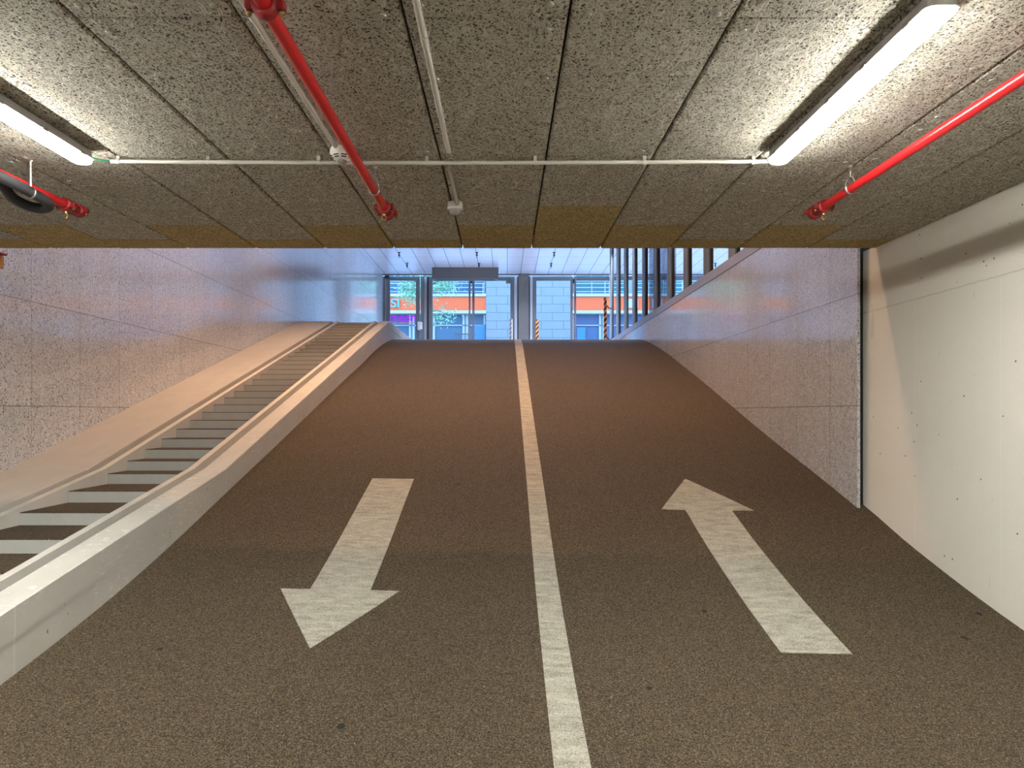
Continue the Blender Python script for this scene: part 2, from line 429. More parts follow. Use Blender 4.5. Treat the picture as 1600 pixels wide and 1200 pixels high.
# arrow pointing to the camera (left lane) and arrow pointing up the ramp (right lane)
pa = [unproject(*q) for q in ((582, 748), (647, 748), (484.6, 921), (580, 919.6), (436.7, 923), (625, 920), (485, 1012.5))]
pb = [unproject(*q) for q in ((1220, 1020), (1331, 1021.7), (1070.8, 796.7), (1145, 800), (1034, 796.7), (1179, 800), (1070.8, 748.8))]
tag(film('direction_arrow', arrow(*pa), None, None), 'cream arrow on the ramp pointing down into the garage', 'floor marking')
tag(film('direction_arrow', arrow(*pb), None, None), 'cream arrow on the ramp pointing up to the glass doors', 'floor marking')

# ------------------------------------------------------------------ walls
mb = MB(); mb.box(XL-.25, XL, -6, 28, -.3, LOB+.3)
struct(mb.build('wall_left', M['terrazzo_l']), 'tall speckled terrazzo wall along the stair', 'wall')
mb = MB(); mb.box(XP, XP+.026, 6.58, 22.9, .55, 3.67)
struct(mb.build('parapet_wall', M['terrazzo_r']), 'speckled terrazzo parapet wall along the ramp under the posts', 'wall')
mb = MB(); mb.box(XP+.055, XP+.27, 6.9, 22.9, .2, 3.67); mb.box(XP+.028, XR+.3, 6.665, 6.9, .3, 3.67, 1)
struct(mb.build('backing_wall', [M['kerb'], M['black']]))
mb = MB(); mb.box(XR, XR+.3, -6, 6.66, -.3, CEIL+.02)
struct(mb.build('wall_right', M['wall']), 'pale cast concrete wall with small pits beside the ramp', 'wall')
mb = MB(); mb.box(-12, XR+.3, -6.3, -6, -.3, CEIL+.1)
struct(mb.build('wall_back', M['wall']))
mb = MB(); mb.box(XL-.3, 14, EDGE-.35, EDGE, CEIL+.03, LOB+.3)
struct(mb.build('wall_front', M['wall']))
mb = MB(); mb.box(14, 14.3, EDGE-.3, 28, 3.3, LOB+.3)
struct(mb.build('lobby_wall', M['wall']))
mb = MB(); mb.box(XP-.008, XP+.27, 6.9, 22.9, 3.672, 3.815, bev=.004)
struct(mb.build('trim_1', M['capm']), 'lilac grey metal capping on the parapet under the posts', 'capping')

# ------------------------------------------------------------------ garage ceiling of wood wool panels
mb = MB()
col0 = .233; L = .985
xe = [XL] + [col0+.6*k for k in range(-7, 5)] + [XR]
xe = [x for x in xe if x <= XR]
for ci in range(len(xe)-1):
    x0, x1 = xe[ci], xe[ci+1]
    k = round((x0-col0)/.6) if ci else -8
    end = 6.10 if k % 2 == 0 else 5.634
    cuts = [EDGE, end]
    while cuts[-1] > -5.5: cuts.append(cuts[-1]-L)
    for j in range(len(cuts)-1):
        y1, y0 = cuts[j], cuts[j+1]
        raw = j == 0 or (k == 0 and j == 1)
        g, gy, ch = .0048, .0045, .008
        dz = random.uniform(-.0012, .0012)
        a0, a1, b0, b1 = x0+g, x1-g, y0+gy, y1-gy
        top = [(a0, b0, CEIL+.04), (a1, b0, CEIL+.04), (a1, b1, CEIL+.04), (a0, b1, CEIL+.04)]
        mid = [(x, y, CEIL+ch+dz) for x, y, _ in top]
        bot = [(a0+ch, b0+.002, CEIL+dz), (a1-ch, b0+.002, CEIL+dz), (a1-ch, b1-.002, CEIL+dz), (a0+ch, b1-.002, CEIL+dz)]
        fs = [(8, 9, 10, 11)] + [(q, (q+1) % 4, 4+(q+1) % 4, 4+q) for q in range(4)] + [(4+q, 4+(q+1) % 4, 8+(q+1) % 4, 8+q) for q in range(4)]
        mb.add(top+mid+bot, fs, 1 if raw else 0)
        if not raw and y1 > 1.5 and x1 - x0 > .3:
            for sx in (x0+.07, x1-.07):
                for sy in (y0+.085, (y0+y1)/2, y1-.085):
                    r = .0155; cx, cy = sx+random.uniform(-.012, .012), sy+random.uniform(-.012, .012)
                    mb.lathe([(r, 0.002), (r, -.0035), (r*.6, -.005), (.001, -.005)], (cx, cy, CEIL), 10, 2)
mb.box(XL-.3, XR+.3, -6.3, EDGE-.004, CEIL+.03, CEIL+.25, 3)
struct(mb.build('ceiling', [M['wool'], M['wool_raw'], M['cap'], M['gap']]), 'grey wood wool panel ceiling with unpainted ochre strips at its edge', 'ceiling')
mb = MB(); mb.box(XL-.3, 14.3, EDGE-.3, FAC-.2, LOB, LOB+.25)
struct(mb.build('lobby_ceiling', M['lobby']), 'shiny metal panel ceiling beyond the garage opening', 'ceiling')
mb = MB(); mb.box(XL-.3, 14.3, FAC-.24, FAC-.2, LOB-.045, LOB+.01)
struct(mb.build('trim_2', M['alu']))

# ------------------------------------------------------------------ stair with its channels, slab and low wall
X1, X2, X3, X4, X5, X6 = -3.812, -3.706, -3.648, -2.898, -2.84, -2.746
ys = [0.02] + frange(.5, KY-.12, .5) + [KY-.05, KY, KY+.05] + frange(KY+.3, YT-.1, .5) + [YT-.04, YT, YT+.05, YT+.25]
def p2(y): return P(y)
mb = MB(); mb.sweep(ys, lambda y: [(XL, p2(y)), (X1-.012, p2(y)), (X1-.003, p2(y)-.003), (X1, p2(y)-.012), (X1, p2(y)-.13), (X1, p2(y)-.5), (XL, p2(y)-.5)])
struct(mb.build('side_slab', M['slab'], fix=True), 'wide smooth concrete slope between terrazzo wall and stair', 'slope')
st = empty('staircase', (-3.27, 0, 0), 'long narrow stair with dark treads and grey risers beside the ramp', 'stairs')
mb = MB(); mb.sweep(ys, lambda y: [(X1+.001, p2(y)-.13), (X2-.015, p2(y)-.13), (X2, p2(y)-.10), (X2, p2(y)), (X3, p2(y)), (X3, p2(y)-.55), (X1+.001, p2(y)-.55)])
mb.build('channel_kerb', M['kerb'], st, fix=True)
mb = MB(); mb.sweep(ys, lambda y: [(X4, p2(y)), (X5, p2(y)), (X5, p2(y)-.08), (X5+.02, p2(y)-.10), (X6-.001, p2(y)-.10), (X6-.001, p2(y)-.55), (X4, p2(y)-.55)])
mb.build('channel_kerb', M['kerb'], st, fix=True)
noses = []
y, z = 6.756, EYE-.558
lower = []
while z > .06:
    lower.append((y, z)); y -= .613; z -= .0955
lower = lower[::-1]
up = [(6.756+.3515*i, EYE-.558+.09445*i) for i in range(1, 28)]
noses = lower + up
for i, (y, z) in enumerate(noses):
    yn = noses[i+1][0] if i+1 < len(noses) else YT+.3
    mb = MB()
    mb.box(X3+.001, X4-.001, y, yn+.02, z-.30, z-.006, 0)
    mb.box(X3+.0015, X4-.0015, y+.004, yn, z-.006, z, 1)
    mb.build('step', [M['riser'], M['asphalt']], st)
ys2 = ys[:-1] + frange(YT+.5, FAC-.6, 1.0)
def lw(y):
    p = p2(y); b = min(ramp_z(XC, y), p-.19)-.25
    return [(X6, p-.0), (XC-.006, p), (XC, p-.006), (XC, p-.166), (XC-.004, p-.167), (XC-.004, b), (X6, b)]
mb = MB(); mb.sweep(ys2, lw)
struct(mb.build('low_wall', M['kerb_s'], fix=True), 'low scuffed concrete wall between the stair and the ramp', 'low wall')

# ------------------------------------------------------------------ lamps
def batten(xc, y0, y1, label, cat='lamp', group=None):
    t = empty('ceiling_batten_lamp', (xc, (y0+y1)/2, CEIL), label, cat, group)
    w = .052; mb = MB()
    # housing tray, rounded ends
    def outline(w, e, n=6):
        pts = []
        for sx, sy, a0 in ((1, 1, 0), (-1, 1, 90), (-1, -1, 180), (1, -1, 270)):
            cx, cy = xc+sx*(w-e), (y1-e if sy > 0 else y0+e)
            for i in range(n+1):
                a = math.radians(a0+90*i/n); pts.append((cx+e*math.cos(a), cy+e*math.sin(a)))
        return pts
    def stack(mb, levels):
        O = [(outline(w, e), z) for w, e, z in levels]; n = len(O[0][0])
        vs = [(x, y, z) for o, z in O for x, y in o]
        mb.add(vs, [(i*n+k, i*n+(k+1) % n, (i+1)*n+(k+1) % n, (i+1)*n+k) for i in range(len(O)-1) for k in range(n)], 0, True)
        mb.add(vs[-n:], [tuple(range(n))], 0); mb.add(vs[:n], [tuple(range(n))[::-1]], 0)
    stack(mb, [(.040, .02, CEIL-.004), (.050, .03, CEIL-.012), (.053, .03, CEIL-.050), (.061, .033, CEIL-.053), (.061, .033, CEIL-.058)])
    mb.build('housing', M['housing'], t)
    mb = MB(); stack(mb, [(.052, .028, CEIL-.0585), (.051, .028, CEIL-.066), (.045, .026, CEIL-.076), (.034, .02, CEIL-.079)])
    mb.build('diffuser', M['lamp'], t)
    for i in range(5):
        yy = y0+.13+i*(y1-y0-.26)/4
        for s in (-1, 1):
            mb = MB(); mb.box(xc+s*.0625-.0025, xc+s*.0625+.0025, yy-.02, yy+.02, CEIL-.064, CEIL-.046)
            mb.build('clip', M['steel'], t)
    for yy in (y0-.012, y1+.0):
        mb = MB(); mb.tube([(xc, yy, CEIL-.03), (xc, yy+.012, CEIL-.03)], .012, 12)
        mb.build('cable_gland', M['housing'], t)
    return t
batten(1.49, 2.49, 4.03, 'lit white batten lamp on the ceiling beside the pale concrete wall')
batten(-2.30, 2.49, 4.03, 'lit white batten lamp on the ceiling above the black insulated pipe')
batten(1.49, -.5, 1.04, 'unseen fill batten added overhead beside the concrete wall')  # added pair out of view, brightens the near floor and wall
batten(-2.30, -.5, 1.04, 'unseen fill batten added overhead beside the terrazzo wall')
batten(1.49, -3.2, -1.66, 'unseen fill batten added at the back of the garage beside the concrete wall')  # another added pair out of view, fill light from the back
batten(-2.30, -3.2, -1.66, 'unseen fill batten added at the back of the garage beside the terrazzo wall')

# cables at the lamp ends
mb = MB(); mb.tube([(-2.30, 4.042, CEIL-.03), (-2.285, 4.07, CEIL-.03), (-2.25, 4.10, CEIL-.03), (-2.20, 4.118, CEIL-.03)], .006, 8)
tag(mb.build('cable', M['green']), 'short green cable between a lamp end and the conduit end, above the terrazzo wall stair', 'cable')
mb = MB(); mb.tube([(1.465, 4.118, CEIL-.03), (1.48, 4.09, CEIL-.03), (1.49, 4.042, CEIL-.03)], .006, 8)
tag(mb.build('cable', M['green']), 'short green cable joining the conduit to the lamp beside the concrete wall', 'cable')
mb = MB(); mb.tube([(1.49, 2.478, CEIL-.03), (1.495, 2.44, CEIL-.028), (1.53, 2.40, CEIL-.02), (1.60, 2.36, CEIL-.012), (1.75, 2.3, CEIL-.008)], .007, 8)
tag(mb.build('cable', M['green']), 'green cable leaving a lamp end away from the conduit, by the concrete wall', 'cable')

# ------------------------------------------------------------------ conduits
t = empty('conduit', (-.37, 4.12, CEIL-.03), 'thin white conduit running across the ceiling between the two lamps', 'conduit')
pts = []
for i in range(41):
    x = -2.205+3.67*i/40; s = (x+.37)/1.835
    pts.append((x, 4.12, CEIL-.03-.008*(1-s*s)))
mb = MB(); mb.tube(pts, .0115, 12)
for x in (-1.57, -.40, .95): mb.tube([(x-.04, 4.12, CEIL-.03-.008*(1-((x+.37)/1.835)**2)), (x+.04, 4.12, CEIL-.03-.008*(1-((x+.37)/1.835)**2))], .0135, 12)
mb.build('pipe', M['pvc'], t)
for u in (185, 325, 498, 667, 836, 1007, 1177):
    x = (u-789)*4.12/F; z = CEIL-.03-.008*(1-((x+.37)/1.835)**2)
    mb = MB(); mb.box(x-.009, x+.009, 4.12-.006, 4.12+.006, z+.008, CEIL); mb.tube([(x-.009, 4.12, z), (x+.009, 4.12, z)], .0155, 12)
    mb.build('clip', M['pvc'], t)
def run_conduit(x, y0, y1, z, r, clips, joints, label):
    t = empty('conduit', (x, (y0+y1)/2, z), label, 'conduit')
    mb = MB(); mb.tube([(x, y, z) for y in frange(y0, y1, .2)], r, 12)
    for j in joints: mb.tube([(x, j-.035, z), (x, j+.035, z)], r*1.16, 12)
    mb.build('pipe', M['pvc'], t)
    for c in clips:
        mb = MB(); mb.box(x-.006, x+.006, c-.01, c+.01, z+r*.6, CEIL)
        for s in (-1, 1): mb.box(x+s*(r+.002)-.0025, x+s*(r+.002)+.0025, c-.01, c+.01, z-r*.5, z+r*1.4)
        mb.box(x-r-.004, x+r+.004, c-.01, c+.01, z+r*.7, z+r*1.4)
        mb.build('clip', M['pvc'], t)
run_conduit(-.90, 1.5, 3.9, CEIL-.022, .013, (2.0, 2.9, 3.3, 3.62), (2.62, 2.0), 'white conduit beside a red pipe, ending at the smoke detector')
run_conduit(-.305, 1.2, 3.98, CEIL-.024, .0135, (2.86, 3.45, 3.93), (2.79, 1.6), 'white conduit along a ceiling joint ending just before the crossing conduit')
run_conduit(-.322, 4.24, 4.98, CEIL-.024, .0115, (4.28, 4.93), (), 'short white conduit ending at the motion sensor')

# ------------------------------------------------------------------ detector and sensor
t = empty('smoke_detector', (-.885, 4.0, CEIL), 'round white smoke detector with slots beside the red pipe', 'smoke detector')
c = (-.885, 4.0, CEIL)
mb = MB(); mb.lathe([(.058, 0), (.064, -.008), (.066, -.03), (.062, -.042), (.05, -.058), (.032, -.068), (.001, -.069)], c, 28); mb.build('body', M['white'], t)
mb = MB(); mb.lathe([(.026, -.066), (.024, -.078), (.001, -.079)], c, 20); mb.build('sensor_head', M['dome'], t)
mb = MB()
for k in range(8):
    for r, z in ((.0595, -.047), (.052, -.0565)):
        for i in range(5):
            a = 2*PI*(k+.15+.14*i)/8; a2 = 2*PI*(k+.15+.14*(i+1))/8
            q = [(c[0]+rr*math.cos(b), c[1]+rr*math.sin(b), CEIL+zz) for b in (a, a2) for rr, zz in ((r+.0015, z), (r-.003, z-.0055))]
            mb.add(q, [(0, 1, 3, 2)])
mb.build('slot', M['slot'], t)
t = empty('motion_sensor', (-.34, 5.03, CEIL), 'small white motion sensor with grey dome at the end of its conduit', 'sensor')
c = (-.34, 5.03, CEIL)
mb = MB(); mb.lathe([(.05, 0), (.052, -.004), (.052, -.034), (.054, -.037), (.054, -.047), (.05, -.051), (.001, -.051)], c, 28); mb.build('body', M['white'], t)
mb = MB(); mb.lathe([(.041, -.0505), (.040, -.062), (.032, -.077), (.018, -.085), (.001, -.087)], c, 24); mb.build('dome', M['dome'], t)

# ------------------------------------------------------------------ red sprinkler pipes
def coupling(y, x, z, parent, axis='y', r=.0265):
    mb = MB(); prof = [(r, -.024), (r+.012, -.024), (r+.016, -.016), (r+.016, .016), (r+.012, .024), (r, .024)]
    mb.lathe(prof, (x, y, z), 20, 0, axis)
    for s in (-1, 1):
        if axis == 'y': mb.box(x+s*(r+.024)-.013, x+s*(r+.024)+.013, y-.018, y+.018, z-.016, z+.016, bev=.005)
        else: mb.box(x-.018, x+.018, y+s*(r+.024)-.013, y+s*(r+.024)+.013, z-.016, z+.016, bev=.005)
    o = mb.build('coupling', M['darkred'], parent)
    for s in (-1, 1):
        p = (x+s*(r+.026), y, z) if axis == 'y' else (x, y+s*(r+.026), z)
        mb = MB()
        mb.lathe([(.0055, .028), (.0055, -.018), (.010, -.018), (.010, -.028), (.0055, -.028), (.0055, -.034), (.001, -.034)], (p[0], p[1], z), 8)
        b = mb.build('bolt', M['brass'], o); b.location = (0, 0, 0)
def sprinkler_pipe(x, y0, yend, z, label, ring=None, near=None):
    t = empty('sprinkler_pipe', (x, (y0+yend)/2, z), label, 'pipe')
    r = .0255
    mb = MB(); mb.tube([(x, y, z) for y in frange(y0, yend-.03, .3)], r, 20); mb.build('pipe', M['red'], t)
    coupling(yend-.02, x, z, t)
    mb = MB(); mb.tube([(x, yend+.004, z), (x, yend+.10, z)], .0285, 20); mb.build('end_piece', M['darkred'], t)
    coupling(yend+.115, x, z, t, 'y', .028)
    mb = MB(); mb.lathe([(.034, .13), (.034, .15), (.026, .162), (.001, .165)], (x, yend, z), 20, 0, 'y'); mb.build('end_cap', M['darkred'], t)
    mb = MB(); q = (x, yend-.02)
    mb.tube([(q[0], q[1], z-.02), (q[0], q[1], z-.055)], .011, 10)
    mb.tube([(q[0]-.009, q[1], z-.055), (q[0]-.013, q[1], z-.07), (q[0]-.004, q[1], z-.086)], .0028, 6); mb.tube([(q[0]+.009, q[1], z-.055), (q[0]+.013, q[1], z-.07), (q[0]+.004, q[1], z-.086)], .0028, 6)
    mb.lathe([(.006, -.083), (.019, -.087), (.019, -.089), (.001, -.089)], (q[0], q[1], z), 12)
    mb.build('sprinkler_head', M['brass'], t)
    if ring:
        mb = MB(); n = 24
        mb.lathe([(r+.001, -.011), (r+.004, -.011), (r+.004, .011), (r+.001, .011)], (x, ring, z), n, 0, 'y')
        for s in (-1, 1): mb.tube([(x+s*(r+.003), ring, z), (x+s*(r+.004), ring, z+.03), (x+s*.012, ring, z+.07), (x, ring, z+.075)], .0032, 6)
        mb.tube([(x, ring, z+.07), (x, ring, CEIL)], .005, 8); mb.lathe([(.018, 0), (.018, -.01), (.008, -.014), (.008, -.03), (.001, -.03)], (x, ring, CEIL), 12)
        mb.build('hanger', M['steel'], t)
    if near: coupling(near, x, z, t)
    return t
PZ = EYE+1.30
sprinkler_pipe(-.765, 1.2, 4.68, PZ, 'red sprinkler pipe passing in front of the smoke detector', 4.31, 2.35)
sprinkler_pipe(2.01, 1.2, 4.66, PZ, 'red sprinkler pipe between a lamp and the pale concrete wall', 4.28)
sprinkler_pipe(-2.745, 1.2, 4.62, PZ, 'red sprinkler pipe partly hidden behind the black insulated pipe', None)
# black insulated pipe with U bend
t = empty('insulated_pipe', (-2.70, 3.6, EYE+1.26), 'black insulated pipe bent back in a loop under the ceiling', 'pipe')
pts = [(-2.68, 1.2, 1.27), (-2.68, 2.5, 1.27), (-2.695, 3.9, 1.262), (-2.70, 4.18, 1.256), (-2.702, 4.30, 1.25), (-2.712, 4.37, 1.243), (-2.745, 4.42, 1.235), (-2.79, 4.43, 1.231), (-2.835, 4.41, 1.234), (-2.868, 4.36, 1.245), (-2.875, 4.29, 1.26), (-2.862, 4.22, 1.285), (-2.85, 4.14, 1.32), (-2.845, 4.05, 1.37), (-2.845, 3.97, 1.436)]
# smooth the polyline
sm = []
for i in range(len(pts)-1):
    p0, p1, p2_, p3 = (Vector(pts[max(i-1, 0)]), Vector(pts[i]), Vector(pts[i+1]), Vector(pts[min(i+2, len(pts)-1)]))
    for k in range(5):
        u = k/5; sm.append(.5*((2*p1)+(p2_-p0)*u+(2*p0-5*p1+4*p2_-p3)*u*u+(3*p1-p0-3*p2_+p3)*u**3))
sm.append(Vector(pts[-1]))
mb = MB(); mb.tube([(p.x, p.y, p.z+EYE) for p in sm], .030, 18); mb.build('insulation', M['rubber'], t)
for yy in (4.19, 2.9):
    mb = MB(); mb.lathe([(.0305, -.008), (.033, -.008), (.033, .008), (.0305, .008)], (-2.70 if yy > 4 else -2.684, yy, EYE+(1.254 if yy > 4 else 1.267)), 18, 0, 'y'); mb.build('strap', M['steel'], t)
mb = MB(); mb.tube([(-2.70, 4.19, EYE+1.286), (-2.70, 4.19, CEIL)], .0055, 8); mb.lathe([(.012, 0), (.012, -.006), (.005, -.008)], (-2.70, 4.19, CEIL), 10)
mb.build('hanger_rod', M['white'], t)

# sliver of an orange box on the left wall
t = empty('wall_box', (XL, 6.45, 2.95), 'orange brown box with dark red top on the terrazzo wall', 'box')
mb = MB(); mb.box(XL, XL+.02, 6.28, 6.63, 2.945, 3.055, bev=.003); mb.build('panel', M['ochre'], t)
mb = MB(); mb.box(XL, XL+.07, 6.28, 6.60, 3.057, 3.075, bev=.003); mb.build('top', M['darkred'], t)

# ------------------------------------------------------------------ posts on the right parapet
ordn = ['first from the garage opening', 'second from the garage opening', 'third from the garage opening', 'fourth from the garage opening', 'fifth from the garage opening', 'fifth from the glass doors', 'fourth from the glass doors', 'third from the glass doors', 'second from the glass doors', 'first from the glass doors']
for k in range(10):
    yf = 3.35*F*(.002717+.000351*k)
    t = empty('screen_post', (3.31, yf+.15, 3.815), 'tall grey metal post on the parapet, ' + ordn[k], 'post', 'metal posts on the parapet')
    mb = MB(); mb.box(3.27, 3.296, yf, yf+.27, 3.815, LOB, bev=.003); mb.build('side_plate', M['fin'], t)
    mb = MB(); mb.box(3.297, 3.35, yf+.003, yf+.25, 3.815, LOB, bev=.003); mb.build('shaft', M['fin_unlit'], t)  # near black colour puts the shade of the unlit post front into the material
    mb = MB(); mb.box(3.264, 3.36, yf+.272, yf+.30, 3.815, LOB); mb.build('glazing_bar', M['capm'], t)
# one glazed screen behind the posts
for a, lab in ((4, 'tinted glass screen behind the middle posts of the parapet'),):
    y0 = 3.35*F*(.002717+.000351*3); y1 = 3.35*F*(.002717+.000351*5)
    mb = MB(); mb.box(3.39, 3.40, y0+.1, y1+.1, 3.816, LOB-.01)
    tag(mb.build('glass_screen', clear_glass('grey tinted glass', (.66, .70, .74), .1)), lab, 'glass screen')

# ------------------------------------------------------------------ glazed front with doors
K = FAC/F
def fx(u): return (u-789)*K
def fz(v): return EYE+(645-v)*K
zb = 3.61; zt = fz(432.5); zg = fz(438.6)
def leaf(parent, u0, u1, g0, g1, ztop=zt, zglass=zg, label=None):
    mb = MB()
    mb.box(fx(u0), fx(g0), FAC-.04, FAC+.04, zb+.01, ztop, bev=.006); mb.box(fx(g1), fx(u1), FAC-.04, FAC+.04, zb+.01, ztop, bev=.006)
    mb.box(fx(g0), fx(g1), FAC-.04, FAC+.04, zglass, ztop); mb.box(fx(g0), fx(g1), FAC-.04, FAC+.04, zb+.01, zb+.12)
    f = mb.build('leaf_frame', M['alu'], parent)
    mb = MB(); mb.box(fx(g0), fx(g1), FAC-.006, FAC+.006, zb+.12, zglass); mb.build('glass_pane', M['glass'], parent)
def door(n, label, leaves, extra=()):
    t = empty('door_%d' % n, (fx(leaves[0][0]), FAC, zb), label, 'door'); t['kind'] = 'structure'
    for l in leaves: leaf(t, *l)
    return t
d1 = door(1, 'single glass door next to the terrazzo wall', [(603.3, 656, 609.6, 650)])
mb = MB(); mb.box(fx(602), fx(609), FAC-.14, FAC-.042, fz(436), fz(431.5)); mb.build('door_closer', M['black'], d1)
mb = MB(); mb.tube([(fx(652.5), FAC-.12, fz(491)), (fx(652.5), FAC-.12, fz(519))], .02, 10)
for v in (492, 518): mb.tube([(fx(652.5), FAC-.12, fz(v)), (fx(652.5), FAC-.03, fz(v))], .015, 8)
mb.build('pull_handle', M['alu'], d1)
d2 = door(2, 'pair of glass doors under the dark grey box', [(670, 735.2, 676, 732.4), (738, 804, 741.5, 797.4)])
mb = MB(); mb.box(fx(735.3), fx(737.9), FAC-.05, FAC+.0, fz(443), fz(436)); mb.build('meeting_block', M['black'], d2)
mb = MB(); mb.box(fx(790.5), fx(798), FAC-.13, FAC-.042, fz(443.5), fz(439)); mb.build('door_closer', M['alu'], d2)
d3 = door(3, 'pair of glass doors between the dark column and the posts', [(832, 894.9, 838, 891.3), (897, 969, 900.2, 963)])
mb = MB(); mb.box(fx(895), fx(896.9), FAC-.05, FAC+.0, fz(443), fz(436)); mb.build('meeting_block', M['black'], d3)
# fixed posts, reveals
mb = MB()
for a, b, mi in ((599.0, 602.6, 0), (657.4, 663, 0), (804.6, 808.2, 1), (828, 831.6, 1)):
    mb.box(fx(a), fx(b), FAC-.06, FAC+.06, zb, LOB-.05, mi)
mb.box(fx(667.2), fx(669.9), FAC-.05, FAC+.05, zb, zt, 2)
for a, b in ((808.2, 810), (826, 828)): mb.box(fx(a), fx(b), FAC-.05, FAC+.05, zb, LOB-.05, 2)
mb.box(fx(663), fx(667.2), FAC+.05, FAC+.25, zb, LOB-.05, 1)
struct(mb.build('trim_3', [M['alu'], M['alu_l'], M['black']]))
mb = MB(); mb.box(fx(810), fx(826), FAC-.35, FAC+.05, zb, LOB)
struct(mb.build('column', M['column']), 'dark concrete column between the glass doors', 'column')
# fixed glazing right of the doors, and the strip light above all doors
w = empty('window_1', (fx(1150), FAC, zb), 'fixed glazing beyond the doors behind the posts', 'window'); w['kind'] = 'structure'
mb = MB()
for u in (1030, 1150, 1270, 1369): mb.box(fx(u-3), fx(u+3), FAC-.04, FAC+.04, zb, LOB)
mb.box(fx(969), 14, FAC-.039, FAC+.039, fz(437.5), fz(431.5)); mb.box(fx(969), 14, FAC-.039, FAC+.039, zb, zb+.1)
mb.build('window_frame', M['alu'], w)
mb = MB(); mb.box(fx(969), 14, FAC-.006, FAC+.006, zb+.1, fz(437.5)); mb.build('glass_pane', M['glass'], w)
w = empty('window_2', (0, FAC, zt), 'narrow band of glass above the doors', 'window'); w['kind'] = 'structure'
mb = MB(); mb.box(fx(602.6), fx(808), FAC-.006, FAC+.006, zt+.002, LOB-.02); mb.box(fx(828), fx(969), FAC-.006, FAC+.006, zt+.002, LOB-.02); mb.build('glass_pane', M['glass'], w)
# control box on the post
t = empty('control_box', (fx(657), FAC-.16, fz(510)), 'small pale control box on the door post', 'box')
mb = MB(); mb.box(fx(653.2), fx(656.8), FAC-.22, FAC-.061, fz(516.5), fz(503.5), bev=.01); mb.build('cover', M['alu_l'], t)
mb = MB(); mb.box(fx(656.9), fx(660.4), FAC-.20, FAC-.061, fz(515.5), fz(504.0), bev=.01); mb.build('back_plate', M['white'], t)
# dark box hanging from the lobby ceiling
t = empty('air_curtain', (-1.4, 25.9, LOB-.4), 'wide dark grey box hung from lobby ceiling above the paired doors', 'air curtain')
mb = MB(); mb.box(-2.567, -.232, 25.9, 26.35, LOB-.405, LOB-.002, bev=.01); mb.build('casing', M['box'], t)
mb = MB(); mb.box(-2.45, -.35, 26.0, 26.25, LOB-.412, LOB-.405); mb.build('outlet_grille', M['black'], t)
# lobby sprinklers
for i, (x, y, lab) in enumerate(((-3.38, 23.5, 'by the terrazzo wall, further from the doors'), (-.90, 23.5, 'above the dark box, further from the doors'), (1.57, 23.5, 'beyond the column, further from the doors'), (-3.35, 25.2, 'by the terrazzo wall, closer to the doors'), (-.89, 25.2, 'its tip touching the top of the dark box'), (1.58, 25.2, 'beyond the column, closer to the doors'), (7.2, 25.2, 'seen between the posts'))):
    mb = MB(); c = (x, y, LOB)
    mb.lathe([(.05, 0), (.05, -.012), (.018, -.02), (.018, -.07), (.034, -.075), (.034, -.10), (.012, -.11), (.012, -.17), (.001, -.175)], c, 12)
    tag(mb.build('ceiling_sprinkler', M['black']), 'small dark sprinkler under the lobby ceiling, ' + lab, 'sprinkler', 'sprinklers under the lobby ceiling')

# bollards with warning stripes
def bollard(u0, u1, vt, y, mat, label, cat='bollard', pale=False):
    k = y/F; x0, x1 = (u0-789)*k, (u1-789)*k; zt_ = EYE+(645-vt)*k; z0 = ramp_z((x0+x1)/2, y)
    t = empty('striped_post', ((x0+x1)/2, y, z0), label, cat, 'striped warning posts')
    mb = MB(); mb.box(x0, x1, y-.03, y+.08, z0, zt_, bev=.006); mb.build('board', mat, t)
    mb = MB(); mb.box((x0+x1)/2-.08, (x0+x1)/2+.08, y-.06, y+.14, z0, z0+.012); mb.build('base_plate', M['alu'], t)
    if pale:
        mb = MB(); mb.box(x1, x1+.02, y-.03, y+.08, z0+.02, zt_); mb.build('edge_strip', M['white'], t)
    return t
bollard(837.3, 841.6, 499.3, 26.3, M['orange_black'], 'short orange and black striped post beside the dark column')
bollard(796.3, 799.8, 498.8, 26.3, M['grey_white'], 'short grey striped post with white edge beside the dark column', pale=True)
b = bollard(943.6, 947.8, 465.0, 21.0, M['orange_black'], 'tall orange and black striped post at the end of the parapet')
mb = MB()
for z in (4.62, 3.72):
    mb.tube([(2.88, 21.03, z+.12), (2.98, 21.05, z+.02), (3.12, 21.08, z)], .02, 8)
mb.build('bracket', M['box'], b)

# ------------------------------------------------------------------ street outside
YB = 40.0; KB = YB/F
def bx(u): return (u-789)*KB
def bz(v): return EYE+(645-v)*KB
mb = MB(); mb.box(-40, 45, FAC+.42, YB+14, 3.3, 3.5); struct(mb.build('street', M['street']))
bl = empty('building', (0, YB, 3.5), 'blue lit building across the street with orange sign band and stone pier', 'building')
mb = MB(); mb.box(bx(759.7), bx(892), YB-.45, YB, 3.5, 9.15); mb.build('stone_pier', M['stone'], bl)
mb = MB(); mb.box(-24, 30, YB, YB+8, 3.5, 9.1); mb.build('wall', M['render'], bl)
mb = MB()
for a, b in ((-24, bx(759.7)), (bx(892), 30)):
    mb.box(a, b, YB-.5, YB, bz(465.2), bz(461)); mb.box(a, b, YB-.5, YB, bz(491.5), bz(487))
mb.build('cornice', M['render'], bl)
for a, b in ((-24, bx(759.7)), (bx(892), 30)):
    mb = MB(); mb.box(a, b, YB-.4, YB, bz(487), bz(465.4)); s = mb.build('sign_panel', M['orange'], bl)
    # white boards on the sign, away from the stone pier
    if a > 0:
        mb = MB()
        for x in (6.6, 7.9, 9.4, 11.5): mb.box(x, x+.55, YB-.46, YB-.401, bz(483), bz(469)); 
        q = mb.build('white_board', M['mullion'], s); q.location = (0, 0, 0)
